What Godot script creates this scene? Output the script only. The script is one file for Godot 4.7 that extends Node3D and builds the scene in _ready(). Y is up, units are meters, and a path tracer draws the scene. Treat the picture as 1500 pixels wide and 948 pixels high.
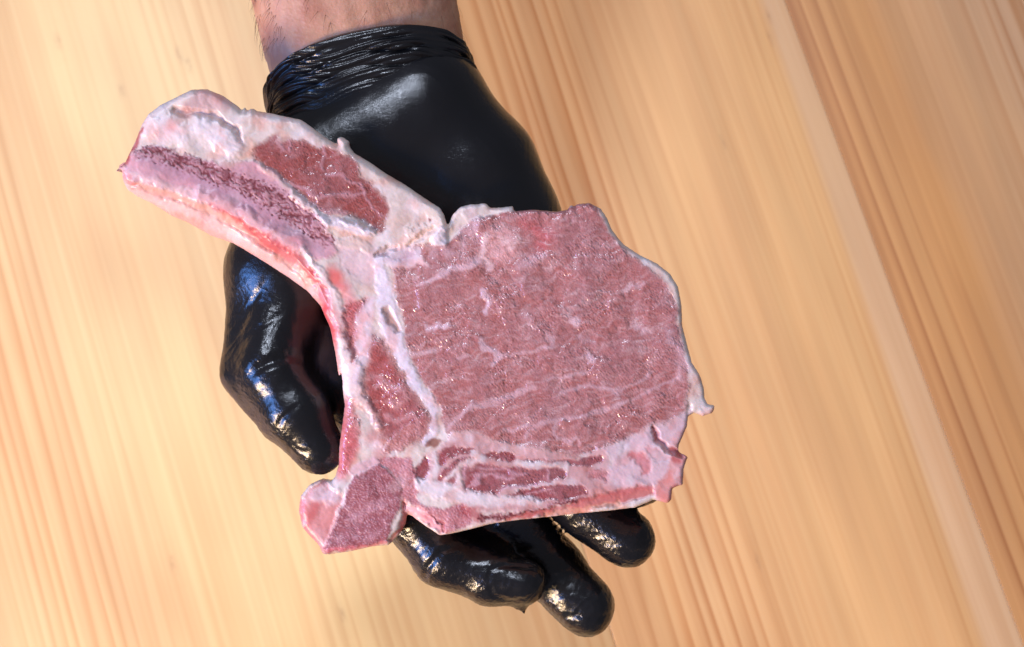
extends Node3D

# One photograph pixel at the plane of the meat is S metres; "photo units" below are such pixels.
const S := 0.00023
const CENTRE := Vector2(750, 474)
const REACH := 0.7
const TILT := 12.0
const LIFT := 0.30
const GX0 := 160.0
const GY0 := 120.0
const ST := 1.5
const NX := 606
const NY := 474

var held := Transform3D()
var rng := RandomNumberGenerator.new()

# chop grid
var D := PackedFloat32Array()
var H := PackedFloat32Array()
var CR := PackedFloat32Array()
var CG := PackedFloat32Array()
var CB := PackedFloat32Array()
var ID := PackedByteArray()
var WX := PackedFloat32Array()
var WY := PackedFloat32Array()
var RG := PackedFloat32Array()

func noise(frequency: float, octaves: int, number: int) -> FastNoiseLite:
	var n := FastNoiseLite.new()
	n.seed = number
	n.noise_type = FastNoiseLite.TYPE_SIMPLEX_SMOOTH
	n.frequency = frequency
	n.fractal_type = FastNoiseLite.FRACTAL_FBM if octaves > 1 else FastNoiseLite.FRACTAL_NONE
	n.fractal_octaves = octaves
	return n

func ss(a: float, b: float, x: float) -> float:
	var t := clampf((x - a) / (b - a), 0.0, 1.0)
	return t * t * (3.0 - 2.0 * t)

func lin(r: float, g: float, b: float) -> Color:
	return Color(r, g, b).srgb_to_linear()

func thing(called: String, label: String, category: String) -> Node3D:
	var o := Node3D.new()
	o.name = called
	o.set_meta("label", label)
	o.set_meta("category", category)
	add_child(o, true)
	return o

func part(called: String, mesh: Mesh, material: Material, parent: Node3D) -> MeshInstance3D:
	var m := MeshInstance3D.new()
	m.name = called
	m.mesh = mesh
	m.material_override = material
	parent.add_child(m, true)
	return m

func array_mesh(v: PackedVector3Array, n: PackedVector3Array, c: PackedColorArray, uv: PackedVector2Array, idx: PackedInt32Array) -> ArrayMesh:
	var a := []
	a.resize(Mesh.ARRAY_MAX)
	a[Mesh.ARRAY_VERTEX] = v
	a[Mesh.ARRAY_NORMAL] = n
	if c.size():
		a[Mesh.ARRAY_COLOR] = c
	if uv.size():
		a[Mesh.ARRAY_TEX_UV] = uv
	a[Mesh.ARRAY_INDEX] = idx
	var m := ArrayMesh.new()
	m.add_surface_from_arrays(Mesh.PRIMITIVE_TRIANGLES, a)
	return m

func smooth_normals(v: PackedVector3Array, idx: PackedInt32Array) -> PackedVector3Array:
	var n := PackedVector3Array()
	n.resize(v.size())
	for k in range(0, idx.size(), 3):
		var a := idx[k]
		var b := idx[k + 1]
		var c := idx[k + 2]
		var f := (v[c] - v[a]).cross(v[b] - v[a])
		n[a] += f
		n[b] += f
		n[c] += f
	for k in n.size():
		n[k] = n[k].normalized()
	return n

func grain_normal(size: int, frequency: float, octaves: int, number: int, strength: float) -> NoiseTexture2D:
	var t := NoiseTexture2D.new()
	t.width = size
	t.height = size
	t.seamless = true
	t.as_normal_map = true
	t.bump_strength = strength
	t.noise = noise(frequency, octaves, number)
	return t

func _ready() -> void:
	rng.seed = 7
	held = Transform3D(Basis(Vector3.RIGHT, deg_to_rad(TILT)), Vector3(0, LIFT, 0))
	set_camera()
	set_light()
	build_table()
	build_hand()
	build_chop()

# ---------------------------------------------------------------- camera and light
func set_camera() -> void:
	var cam := Camera3D.new()
	cam.name = "camera"
	var att := CameraAttributesPhysical.new()
	att.frustum_focal_length = 12.0 / (474.0 * S / REACH)
	att.frustum_focus_distance = REACH + 0.004
	att.frustum_near = 0.05
	att.frustum_far = 30.0
	att.exposure_aperture = 20.0
	cam.attributes = att
	var b := held.basis
	cam.transform = Transform3D(Basis(b.x, -b.z, b.y), held * Vector3(0, REACH, 0))
	add_child(cam)
	cam.current = true

func area(called: String, from: Vector3, size: Vector2, colour: Color, energy: float) -> void:
	var l := AreaLight3D.new()
	l.name = called
	l.area_size = size
	l.area_normalize_energy = true
	l.light_color = colour
	l.light_energy = energy
	l.area_range = 12.0
	l.area_attenuation = 2.0
	l.shadow_enabled = true
	add_child(l)
	l.look_at_from_position(from, Vector3(0, LIFT, 0), Vector3.UP)

func set_light() -> void:
	var env := Environment.new()
	env.background_mode = Environment.BG_COLOR
	env.background_color = Color(0.39, 0.39, 0.43)
	env.tonemap_mode = Environment.TONE_MAPPER_LINEAR
	env.tonemap_exposure = 1.22
	env.sdfgi_enabled = true
	env.ssao_enabled = true
	env.ssil_enabled = true
	var we := WorldEnvironment.new()
	we.name = "environment"
	we.environment = env
	add_child(we)
	area("warm_low_light", Vector3(-1.05, 0.85, 0.85), Vector2(0.32, 0.32), Color(1.0, 0.84, 0.62), 2.9)
	area("blue_window_light", Vector3(-1.35, 1.05, 0.6), Vector2(0.9, 0.9), Color(0.36, 0.62, 1.0), 3.2)
	area("white_window_light", Vector3(-0.35, 1.9, -0.75), Vector2(0.24, 0.13), Color(0.88, 0.92, 1.0), 1.5)

# ---------------------------------------------------------------- table
# stops: [place across the board, strength of the rings, tint], between which the board's figure changes
func plank_image(number: int, rings: float, early: Color, late: Color, other: Color, wander: float, slant: float, stops: Array, flecks: Array) -> ImageTexture:
	var w := 420
	var h := 900
	var nw := noise(1.0, 2, number)
	var nf := noise(1.0, 2, number + 1)
	var nm := noise(1.0, 3, number + 2)
	var data := PackedByteArray()
	data.resize(w * h * 3)
	var k := 0
	for j in h:
		var v := float(j) / h
		for i in w:
			var u := float(i) / w
			var us := u + slant * (v - 0.5)
			var a: Array = stops[0]
			var b: Array = stops[-1]
			for q in stops.size() - 1:
				if us >= stops[q][0] and us < stops[q + 1][0]:
					a = stops[q]
					b = stops[q + 1]
			var m := clampf((us - a[0]) / maxf(b[0] - a[0], 1e-4), 0.0, 1.0)
			var contrast := lerpf(a[1], b[1], m)
			var tint := lerpf(a[2], b[2], m)
			var bend := nw.get_noise_2d(u * 1.3, v * 1.6) * wander + nw.get_noise_2d(u * 5.0 + 9.0, v * 7.0) * 0.10 + nw.get_noise_2d(u * 13.0 + 70.0, v * 0.6) * 0.6
			var s := us * rings + bend
			var ring := floorf(s)
			var f := s - ring
			var amount := 0.5 + 0.5 * sin(ring * 12.9 + number)
			var late_part := pow(f, 2.6) * (1.0 - ss(0.84, 1.0, f)) * 2.0 * amount
			var fibre := nf.get_noise_2d(u * 80.0, v * 4.0) * 0.5 + nf.get_noise_2d(u * 30.0 + 50.0, v * 2.0) * 0.5
			var mott := nm.get_noise_2d(u * 3.5, v * 7.0)
			var t := clampf(late_part * contrast + fibre * 0.19 + mott * 0.16 + 0.08, 0.0, 1.0)
			var c := early.lerp(other, clampf(tint + mott * 0.25, 0.0, 1.0)).lerp(late, t)
			var g := 1.0 + nm.get_noise_2d(u * 9.0 + 30.0, v * 6.0) * 0.05
			data[k] = int(clampf(c.r * g, 0, 1) * 255.0)
			data[k + 1] = int(clampf(c.g * g, 0, 1) * 255.0)
			data[k + 2] = int(clampf(c.b * g, 0, 1) * 255.0)
			k += 3
	# small dark pitch flecks
	for f in flecks:
		for j in range(-7, 8):
			for i in range(-6, 7):
				var x := int(f[0] * w) + i
				var y := int(f[1] * h) + j
				if x < 0 or y < 0 or x >= w or y >= h:
					continue
				var t := exp(-(i * i / 5.0 + j * j / 6.0)) * (0.7 + nf.get_noise_2d(x * 0.4, y * 0.4)) * 0.2
				for c in 3:
					var at := (y * w + x) * 3 + c
					data[at] = int(lerpf(data[at], [120.0, 85.0, 60.0][c], clampf(t, 0, 1)))
	return ImageTexture.create_from_image(Image.create_from_data(w, h, false, Image.FORMAT_RGB8, data))

func plank_mesh(width: float, length: float, thick: float) -> ArrayMesh:
	# a board with softly rounded long edges
	var r := 0.0004
	var prof := [Vector2(-width / 2, -thick), Vector2(-width / 2, -r)]
	for k in 5:
		var a := PI - (k + 1) * PI / 12.0
		prof.append(Vector2(-width / 2 + r + r * cos(a), -r + r * sin(a)))
	prof.append(Vector2(-width / 2 + r, 0))
	var half := prof.duplicate()
	half.reverse()
	for p in half:
		prof.append(Vector2(-p.x, p.y))
	var st := SurfaceTool.new()
	st.begin(Mesh.PRIMITIVE_TRIANGLES)
	for k in prof.size() - 1:
		var a: Vector2 = prof[k]
		var b: Vector2 = prof[k + 1]
		var q := [Vector3(a.x, a.y, -length / 2), Vector3(b.x, b.y, -length / 2), Vector3(b.x, b.y, length / 2), Vector3(a.x, a.y, length / 2)]
		for o in [0, 1, 2, 0, 2, 3]:
			var p: Vector3 = q[o]
			st.set_uv(Vector2(p.x / width + 0.5, p.z / length + 0.5))
			st.add_vertex(p)
	st.generate_normals()
	return st.commit()

func build_table() -> void:
	var table := thing("wooden_table", "pale varnished pine table top of wide glued boards under the hand", "table")
	table.rotation.y = deg_to_rad(17.9)
	# joints between boards, metres across the grain from the table's own middle
	var joints := [-0.92, -0.76, -0.56, -0.40, -0.285, 0.0185, 0.2005, 0.372, 0.55, 0.70, 0.88]
	var cream := Color(0.925, 0.80, 0.55)
	var gold := Color(0.70, 0.45, 0.24)
	var peach := Color(0.90, 0.71, 0.465)
	var styles := [
		[11, 46.0, cream, gold, Color(0.88, 0.71, 0.50), 0.9, 0.06, [[0.0, 0.26, 0.7], [0.3, 0.27, 0.5], [0.45, 0.14, 0.1], [0.7, 0.16, 0.2], [1.0, 0.22, 0.4]], [[0.633, 0.343],[0.515, 0.345],[0.623, 0.338],[0.382, 0.500],[0.610, 0.532],[0.439, 0.322]]],
		[37, 26.0, peach, Color(0.72, 0.47, 0.26), Color(0.87, 0.71, 0.52), 0.5, 0.16, [[0.0, 0.5, 0.2], [0.32, 0.55, 0.2], [0.44, 0.22, 0.1], [0.82, 0.15, 0.0], [0.90, 0.3, 0.0], [0.93, 0.0, 1.0], [1.1, 0.0, 1.0]], [[0.943, 0.386],[0.924, 0.394],[0.706, 0.423],[0.421, 0.556]]],
		[53, 20.0, Color(0.80, 0.595, 0.36), Color(0.60, 0.38, 0.20), Color(0.78, 0.645, 0.50), 0.5, -0.05, [[0.0, 0.75, 0.0], [0.22, 0.7, 0.0], [0.34, 0.6, 0.5], [0.6, 0.6, 1.0], [1.0, 0.5, 1.0]], []],
	]
	var mats := []
	for s in styles:
		var m := StandardMaterial3D.new()
		m.albedo_texture = plank_image(s[0], s[1], s[2], s[3], s[4], s[5], s[6], s[7], s[8])
		m.roughness = 0.42
		m.metallic_specular = 0.45
		mats.append(m)
	for k in joints.size() - 1:
		var w: float = joints[k + 1] - joints[k]
		var p := part("plank", plank_mesh(w - 0.0001, 1.5, 0.028), mats[(k + 2) % 3], table)
		p.position = Vector3((joints[k] + joints[k + 1]) / 2.0, 0, 0.0)

# ---------------------------------------------------------------- hand
func J(x: float, y: float, h: float) -> Vector3:
	# a joint seen at photo point (x, y), h photo units above the meat's plane
	var k := 1.0 - h * S / REACH
	return Vector3(CENTRE.x + (x - CENTRE.x) * k, h, CENTRE.y + (y - CENTRE.y) * k)

func to_metres(p: Vector3) -> Vector3:
	return Vector3((p.x - CENTRE.x) * S, p.y * S, (p.z - CENTRE.y) * S)

const CELL := 7.0
const GO := Vector3(300, -260, 60)
const GN := Vector3i(110, 48, 138)

func smin(a: float, b: float, k: float) -> float:
	var h := maxf(k - absf(a - b), 0.0) / k
	return minf(a, b) - h * h * k * 0.25

func add_bones(total: PackedFloat32Array, bones: Array, inner: float, outer: float) -> PackedFloat32Array:
	var own := PackedFloat32Array()
	own.resize(total.size())
	own.fill(1000.0)
	var margin := 40.0
	var lo_all := Vector3i(9999, 9999, 9999)
	var hi_all := Vector3i(-1, -1, -1)
	for b in bones:
		var p: Vector3 = b[0]
		var q: Vector3 = b[1]
		var ra: float = b[2]
		var rb: float = b[3]
		var rm := maxf(ra, rb) + margin
		var lo := (Vector3(minf(p.x, q.x), minf(p.y, q.y), minf(p.z, q.z)) - Vector3.ONE * rm - GO) / CELL
		var hi := (Vector3(maxf(p.x, q.x), maxf(p.y, q.y), maxf(p.z, q.z)) + Vector3.ONE * rm - GO) / CELL
		var i0 := clampi(int(lo.x), 0, GN.x - 1)
		var i1 := clampi(int(hi.x) + 1, 0, GN.x - 1)
		var j0 := clampi(int(lo.y), 0, GN.y - 1)
		var j1 := clampi(int(hi.y) + 1, 0, GN.y - 1)
		var k0 := clampi(int(lo.z), 0, GN.z - 1)
		var k1 := clampi(int(hi.z) + 1, 0, GN.z - 1)
		lo_all = Vector3i(mini(lo_all.x, i0), mini(lo_all.y, j0), mini(lo_all.z, k0))
		hi_all = Vector3i(maxi(hi_all.x, i1), maxi(hi_all.y, j1), maxi(hi_all.z, k1))
		var d := q - p
		var inv := 1.0 / maxf(d.length_squared(), 1e-6)
		for k in range(k0, k1 + 1):
			for j in range(j0, j1 + 1):
				var at := (k * GN.y + j) * GN.x
				for i in range(i0, i1 + 1):
					var x := Vector3(GO.x + i * CELL, GO.y + j * CELL, GO.z + k * CELL) - p
					var t := clampf(x.dot(d) * inv, 0.0, 1.0)
					var f := (x - d * t).length() - lerpf(ra, rb, t)
					var o := own[at + i]
					if o > 900.0:
						own[at + i] = f
					else:
						var hh := maxf(inner - absf(o - f), 0.0) / inner
						own[at + i] = minf(o, f) - hh * hh * inner * 0.25
	for k in range(k_lo(lo_all), hi_all.z + 1):
		for j in range(lo_all.y, hi_all.y + 1):
			var at := (k * GN.y + j) * GN.x
			for i in range(lo_all.x, hi_all.x + 1):
				var a := total[at + i]
				var f := own[at + i]
				if f < 900.0:
					if a > 900.0:
						total[at + i] = f
					else:
						var hh := maxf(outer - absf(a - f), 0.0) / outer
						total[at + i] = minf(a, f) - hh * hh * outer * 0.25
	return total

func k_lo(v: Vector3i) -> int:
	return v.z

func surface_nets(F: PackedFloat32Array) -> Array:
	var v := PackedVector3Array()
	var idx := PackedInt32Array()
	var of := PackedInt32Array()
	of.resize(F.size())
	of.fill(-1)
	var sx := 1
	var sy := GN.x
	var sz := GN.x * GN.y
	var corner := [0, sx, sy, sx + sy, sz, sx + sz, sy + sz, sx + sy + sz]
	var offs := [Vector3(0, 0, 0), Vector3(1, 0, 0), Vector3(0, 1, 0), Vector3(1, 1, 0), Vector3(0, 0, 1), Vector3(1, 0, 1), Vector3(0, 1, 1), Vector3(1, 1, 1)]
	var edges := [[0, 1], [2, 3], [4, 5], [6, 7], [0, 2], [1, 3], [4, 6], [5, 7], [0, 4], [1, 5], [2, 6], [3, 7]]
	for k in GN.z - 1:
		for j in GN.y - 1:
			var at := (k * GN.y + j) * GN.x
			for i in GN.x - 1:
				var a := at + i
				var f0 := F[a]
				if f0 > 25.0 or f0 < -25.0:
					continue
				var mask := 0
				for c in 8:
					if F[a + corner[c]] < 0.0:
						mask |= 1 << c
				if mask == 0 or mask == 255:
					continue
				var sum := Vector3.ZERO
				var n := 0
				for e in edges:
					var p: int = e[0]
					var q: int = e[1]
					if ((mask >> p) & 1) != ((mask >> q) & 1):
						var fp := F[a + corner[p]]
						var fq := F[a + corner[q]]
						var t := fp / (fp - fq)
						sum += (offs[p] as Vector3).lerp(offs[q], t)
						n += 1
				of[a] = v.size()
				v.append(GO + (Vector3(i, j, k) + sum / n) * CELL)
	for k in range(1, GN.z - 1):
		for j in range(1, GN.y - 1):
			var at := (k * GN.y + j) * GN.x
			for i in range(1, GN.x - 1):
				var a := at + i
				var f := F[a]
				if f > 25.0 or f < -25.0:
					continue
				var inside := f < 0.0
				for axis in 3:
					var step: int = [sx, sy, sz][axis]
					if (F[a + step] < 0.0) == inside:
						continue
					var u: int = [sy, sz, sx][axis]
					var w: int = [sz, sx, sy][axis]
					var q0 := of[a]
					var q1 := of[a - u]
					var q2 := of[a - u - w]
					var q3 := of[a - w]
					if q0 < 0 or q1 < 0 or q2 < 0 or q3 < 0:
						continue
					if not inside:
						idx.append_array(PackedInt32Array([q0, q1, q2, q0, q2, q3]))
					else:
						idx.append_array(PackedInt32Array([q0, q2, q1, q0, q3, q2]))
	return [v, idx]

func relax(v: PackedVector3Array, idx: PackedInt32Array, amount: float) -> PackedVector3Array:
	var sum := PackedVector3Array()
	sum.resize(v.size())
	var n := PackedInt32Array()
	n.resize(v.size())
	for k in range(0, idx.size(), 3):
		var a := idx[k]
		var b := idx[k + 1]
		var c := idx[k + 2]
		sum[a] += v[b] + v[c]
		sum[b] += v[a] + v[c]
		sum[c] += v[a] + v[b]
		n[a] += 2
		n[b] += 2
		n[c] += 2
	for k in v.size():
		if n[k]:
			v[k] = v[k].lerp(sum[k] / n[k], amount)
	return v

func subdivide(v: PackedVector3Array, idx: PackedInt32Array) -> Array:
	var mids := {}
	var out := PackedInt32Array()
	for k in range(0, idx.size(), 3):
		var m := [0, 0, 0]
		for e in 3:
			var a := idx[k + e]
			var b := idx[k + (e + 1) % 3]
			var key := mini(a, b) * 1000000 + maxi(a, b)
			if mids.has(key):
				m[e] = mids[key]
			else:
				m[e] = v.size()
				mids[key] = v.size()
				v.append((v[a] + v[b]) * 0.5)
		out.append_array(PackedInt32Array([idx[k], m[0], m[2], m[0], idx[k + 1], m[1], m[2], m[1], idx[k + 2], m[0], m[1], m[2]]))
	return [v, out]

# creases pressed into the glove: photo points of each fold, depth, half width
func creases() -> Array:
	return [
		[[392, 404, 372, 440, 340, 500], 4.0, 5.0],
		[[416, 456, 380, 480, 348, 508], 3.5, 4.0],
		[[362, 556, 380, 536, 424, 520, 460, 528], 9.0, 8.0],
		[[403, 632, 412, 614, 440, 590], 5.0, 4.0],
		[[420, 640, 436, 660, 470, 668], 3.0, 4.0],
		[[618, 862, 626, 832, 646, 808, 670, 800], 6.0, 5.0],
		[[740, 826, 760, 812, 800, 795], 5.0, 5.0],
		[[715, 852, 718, 835, 740, 828, 790, 832, 802, 846], 4.0, 4.0],
		[[715, 852, 722, 872, 750, 882, 790, 872], 4.0, 4.0],
		[[820, 905, 845, 902, 880, 905, 902, 898], 5.0, 5.0],
		[[838, 890, 850, 898, 872, 892], 3.0, 4.0],
		[[905, 800, 925, 812, 958, 806], 5.0, 5.0],
		[[880, 795, 900, 798, 930, 792], 3.0, 4.0],
		[[690, 640, 720, 600, 780, 580], 4.0, 6.0],
	]

func glove_material() -> StandardMaterial3D:
	var m := StandardMaterial3D.new()
	m.albedo_color = Color(0.075, 0.075, 0.082)
	m.roughness = 0.22
	m.metallic_specular = 0.5
	m.normal_enabled = true
	m.normal_texture = grain_normal(512, 0.12, 2, 91, 2.5)
	m.normal_scale = 0.42
	m.uv1_triplanar = true
	m.uv1_scale = Vector3.ONE * 38.0
	return m

func build_hand() -> void:
	var person := thing("person", "bare forearm and right hand in a black rubber glove, palm up, holding the raw chop", "person")
	person.transform = held
	var glove_mat := glove_material()
	# --- the glove
	var F := PackedFloat32Array()
	F.resize(GN.x * GN.y * GN.z)
	F.fill(1000.0)
	var wl := J(480, 232, -130)
	var wr := J(618, 152, -130)
	var palm := [
		[wl, wr, 84.0, 82.0],
		[wr, J(699, 250, -134), 86.0, 85.0],
		[J(562, 192, -128), J(574, 200, -128), 91.0, 91.0],
		[J(600, 210, -134), J(690, 340, -142), 84.0, 78.0],
		[J(699, 250, -134), J(742, 330, -136), 85.0, 76.0],
		[J(742, 330, -134), J(780, 500, -142), 76.0, 58.0],
		[wl, J(440, 270, -112), 84.0, 72.0],
		[J(440, 270, -112), J(393, 392, -100), 72.0, 62.0],
		[wl, J(600, 560, -150), 80.0, 58.0],
		[J(540, 200, -130), J(680, 560, -150), 84.0, 60.0],
		[wr, J(740, 540, -150), 80.0, 58.0],
		[J(440, 270, -130), J(590, 470, -160), 60.0, 50.0],
		[J(420, 390, -125), J(570, 560, -165), 52.0, 50.0],
		[J(440, 450, -150), J(560, 610, -160), 48.0, 46.0],
		[J(480, 500, -160), J(590, 720, -150), 46.0, 46.0],
		[J(650, 700, -162), J(722, 788, -172), 46.0, 46.0],
		[J(425, 430, -130), J(458, 570, -125), 44.0, 38.0],
		[J(610, 620, -165), J(690, 720, -172), 44.0, 42.0],
		[J(740, 620, -165), J(820, 690, -165), 44.0, 36.0],
	]
	F = add_bones(F, palm, 46.0, 1.0)
	F = add_bones(F, [[J(390, 395, -128), J(370, 545, -88), 58.0, 45.0], [J(425, 390, -100), J(396, 538, -56), 58.0, 46.0], [J(370, 545, -88), J(420, 612, -74), 45.0, 44.0], [J(396, 538, -56), J(436, 602, -50), 46.0, 48.0], [J(432, 606, -52), J(466, 656, -48), 48.0, 40.0]], 20.0, 34.0)
	F = add_bones(F, [[J(585, 560, -150), J(608, 755, -128), 56.0, 52.0], [J(608, 755, -128), J(652, 815, -118), 51.0, 48.0], [J(652, 815, -118), J(716, 842, -108), 48.0, 45.0], [J(716, 842, -108), J(766, 852, -96), 45.0, 37.0], [J(752, 872, -104), J(767, 893, -108), 16.0, 7.0]], 12.0, 30.0)
	F = add_bones(F, [[J(670, 560, -152), J(738, 745, -170), 58.0, 52.0], [J(738, 745, -170), J(806, 832, -178), 51.0, 48.0], [J(806, 832, -178), J(858, 889, -164), 48.0, 46.0]], 12.0, 4.0)
	F = add_bones(F, [[J(740, 540, -150), J(800, 690, -150), 56.0, 50.0], [J(800, 690, -150), J(862, 748, -148), 49.0, 46.0], [J(862, 748, -148), J(920, 791, -134), 46.0, 44.0]], 12.0, 4.0)
	F = add_bones(F, [[J(790, 500, -142), J(868, 640, -140), 50.0, 42.0], [J(868, 640, -140), J(938, 708, -128), 42.0, 36.0]], 12.0, 4.0)
	var net := surface_nets(F)
	var v: PackedVector3Array = net[0]
	var idx: PackedInt32Array = net[1]
	v = relax(v, idx, 0.5)
	var sub := subdivide(v, idx)
	v = relax(sub[0], sub[1], 0.4)
	idx = sub[1]
	sub = subdivide(v, idx)
	v = relax(sub[0], sub[1], 0.5)
	idx = sub[1]
	var n := smooth_normals(v, idx)
	var segs := []
	for c in creases():
		var p: Array = c[0]
		for k in range(0, p.size() - 2, 2):
			segs.append([Vector2(p[k], p[k + 1]), Vector2(p[k + 2], p[k + 3]), float(c[1]) * 0.42, float(c[2]) * 1.15, 0.15 if k == 0 else 1.0, 0.15 if k + 4 >= p.size() else 1.0])
	var big := noise(0.012, 2, 3)
	var wr1 := noise(0.03, 2, 4)
	var wr2 := noise(0.05, 2, 5)
	var wr3 := noise(0.22, 2, 6)
	for k in v.size():
		var p := v[k]
		var k2 := 1.0 / (1.0 - p.y * S / REACH)
		var q := Vector2(CENTRE.x + (p.x - CENTRE.x) * k2, CENTRE.y + (p.z - CENTRE.y) * k2)
		var loose := ss(560.0, 760.0, q.y) + ss(460.0, 380.0, q.x) * ss(350.0, 450.0, q.y) * 0.7
		var d := big.get_noise_3dv(p) * (1.0 + 2.2 * loose)
		# fine folds that run round the fingers
		var r := 1.0 - absf(wr1.get_noise_3d(p.x * 1.5 + p.z * 1.1, p.y * 0.5, (p.x - p.z) * 0.35))
		d += (r * r * r * r - 0.3) * 0.5 * loose
		d += wr3.get_noise_3dv(p) * 0.45 * loose * ss(0.0, 0.4, big.get_noise_3d(p.z + 70.0, p.x, p.y) + 0.25)
		d += wr2.get_noise_3d(p.x * 0.7, p.y, p.z * 1.4) * (0.15 + 0.45 * loose)
		if n[k].y > -0.1:
			var facing := ss(0.15, 0.55, n[k].y)
			var pressed := 0.0
			for s in segs:
				var a: Vector2 = s[0]
				if absf(q.x - a.x) > 70.0 or absf(q.y - a.y) > 70.0:
					continue
				var w: float = s[3]
				var near := Geometry2D.get_closest_point_to_segment(q, a, s[1])
				var e := q.distance_to(near) / w
				if e < 3.0:
					var along := lerpf(s[4], s[5], a.distance_to(near) / maxf(1.0, a.distance_to(s[1])))
					pressed = minf(pressed, facing * along * float(s[2]) * (-exp(-e * e * 1.3) + 0.12 * exp(-(e - 1.8) * (e - 1.8) * 2.0)))
			d += pressed
		v[k] = p + n[k] * d
	n = smooth_normals(v, idx)
	for k in v.size():
		v[k] = to_metres(v[k])
	var glove := part("glove", array_mesh(v, n, PackedColorArray(), PackedVector2Array(), idx), glove_mat, person)
	glove.set_meta("label", "shiny black rubber glove")
	build_cuff(glove, glove_mat)
	build_arm(person)

func super_ring(t: float, a: float, b: float, e: float) -> Vector2:
	var c := cos(t)
	var s := sin(t)
	return Vector2(a * signf(c) * pow(absf(c), 2.0 / e), b * signf(s) * pow(absf(s), 2.0 / e))

func build_cuff(glove: Node3D, mat: Material) -> void:
	# the gathered cuff: rings round the wrist, tight folds running round it
	var rows := 150
	var cols := 420
	var v := PackedVector3Array()
	var idx := PackedInt32Array()
	var n1 := noise(1.0, 2, 21)
	var n2 := noise(1.0, 2, 22)
	for r in rows:
		var s := float(r) / (rows - 1)
		var c := Vector3(541.0, -130.0, 121.0).lerp(Vector3(572, -130, 245), s)
		var aw := lerpf(147.0, 154.0, s)
		var up := lerpf(66.0, 12.0, s)
		var grow := lerpf(86.0, 89.0, s)
		for k in cols:
			var t := TAU * k / cols
			var q := super_ring(t, 1.0, 1.0, 2.35)
			var ct := cos(t)
			var st := sin(t)
			var drift := n1.get_noise_2d(ct * 0.9 + 4.0, st * 0.9) * 0.8 + n1.get_noise_2d(ct * 2.2, st * 2.2 + 7.0) * 0.16
			var x := s * 9.0 + drift * (0.5 + s) + 0.35
			var fold := 1.0 - absf(sin(x * PI))
			fold = 1.0 - pow(1.0 - absf(sin(x * PI)), 1.6) * 1.0
			var x2 := s * 24.0 + n2.get_noise_2d(ct * 0.8 + 11.0, st * 0.8 + s * 1.2) * 2.6
			var fine := absf(sin(x2 * PI))
			var strength := 0.6 + 1.1 * n2.get_noise_3d(ct * 1.3, st * 1.3, s * 3.0 + 3.0)
			var fade := ss(0.5, 0.14, s)
			var d := (fold - 0.5) * 9.0 * strength * (0.25 + 0.75 * fade) + (fine - 0.5) * 2.0 * (0.25 + fade) * (0.6 + strength)
			d += 5.0 * fade
			d += 3.5 * ss(0.07, 0.035, absf(s - 0.035))
			d -= 10.0 * ss(0.02, 0.0, s)
			d -= 12.0 * ss(0.7, 1.0, s)
			var p := c + Vector3((aw + d) * q.x * 0.976 - 0.0, 0, (aw + d) * q.x * -0.218)
			p += Vector3(0, (grow + d) * q.y, 0) + Vector3(-0.218, 0, -0.976) * up * q.y
			var kk := 1.0 - p.y * S / REACH
			v.append(Vector3(CENTRE.x + (p.x - CENTRE.x) * 1.043, p.y, CENTRE.y + (p.z - CENTRE.y) * 1.043))
	for r in rows - 1:
		for k in cols:
			var a := r * cols + k
			var b := r * cols + (k + 1) % cols
			idx.append_array(PackedInt32Array([a, a + cols, b, b, a + cols, b + cols]))
	for k in v.size():
		v[k] = to_metres(v[k])
	part("cuff", array_mesh(v, smooth_normals(v, idx), PackedColorArray(), PackedVector2Array(), idx), mat, glove)

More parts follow.
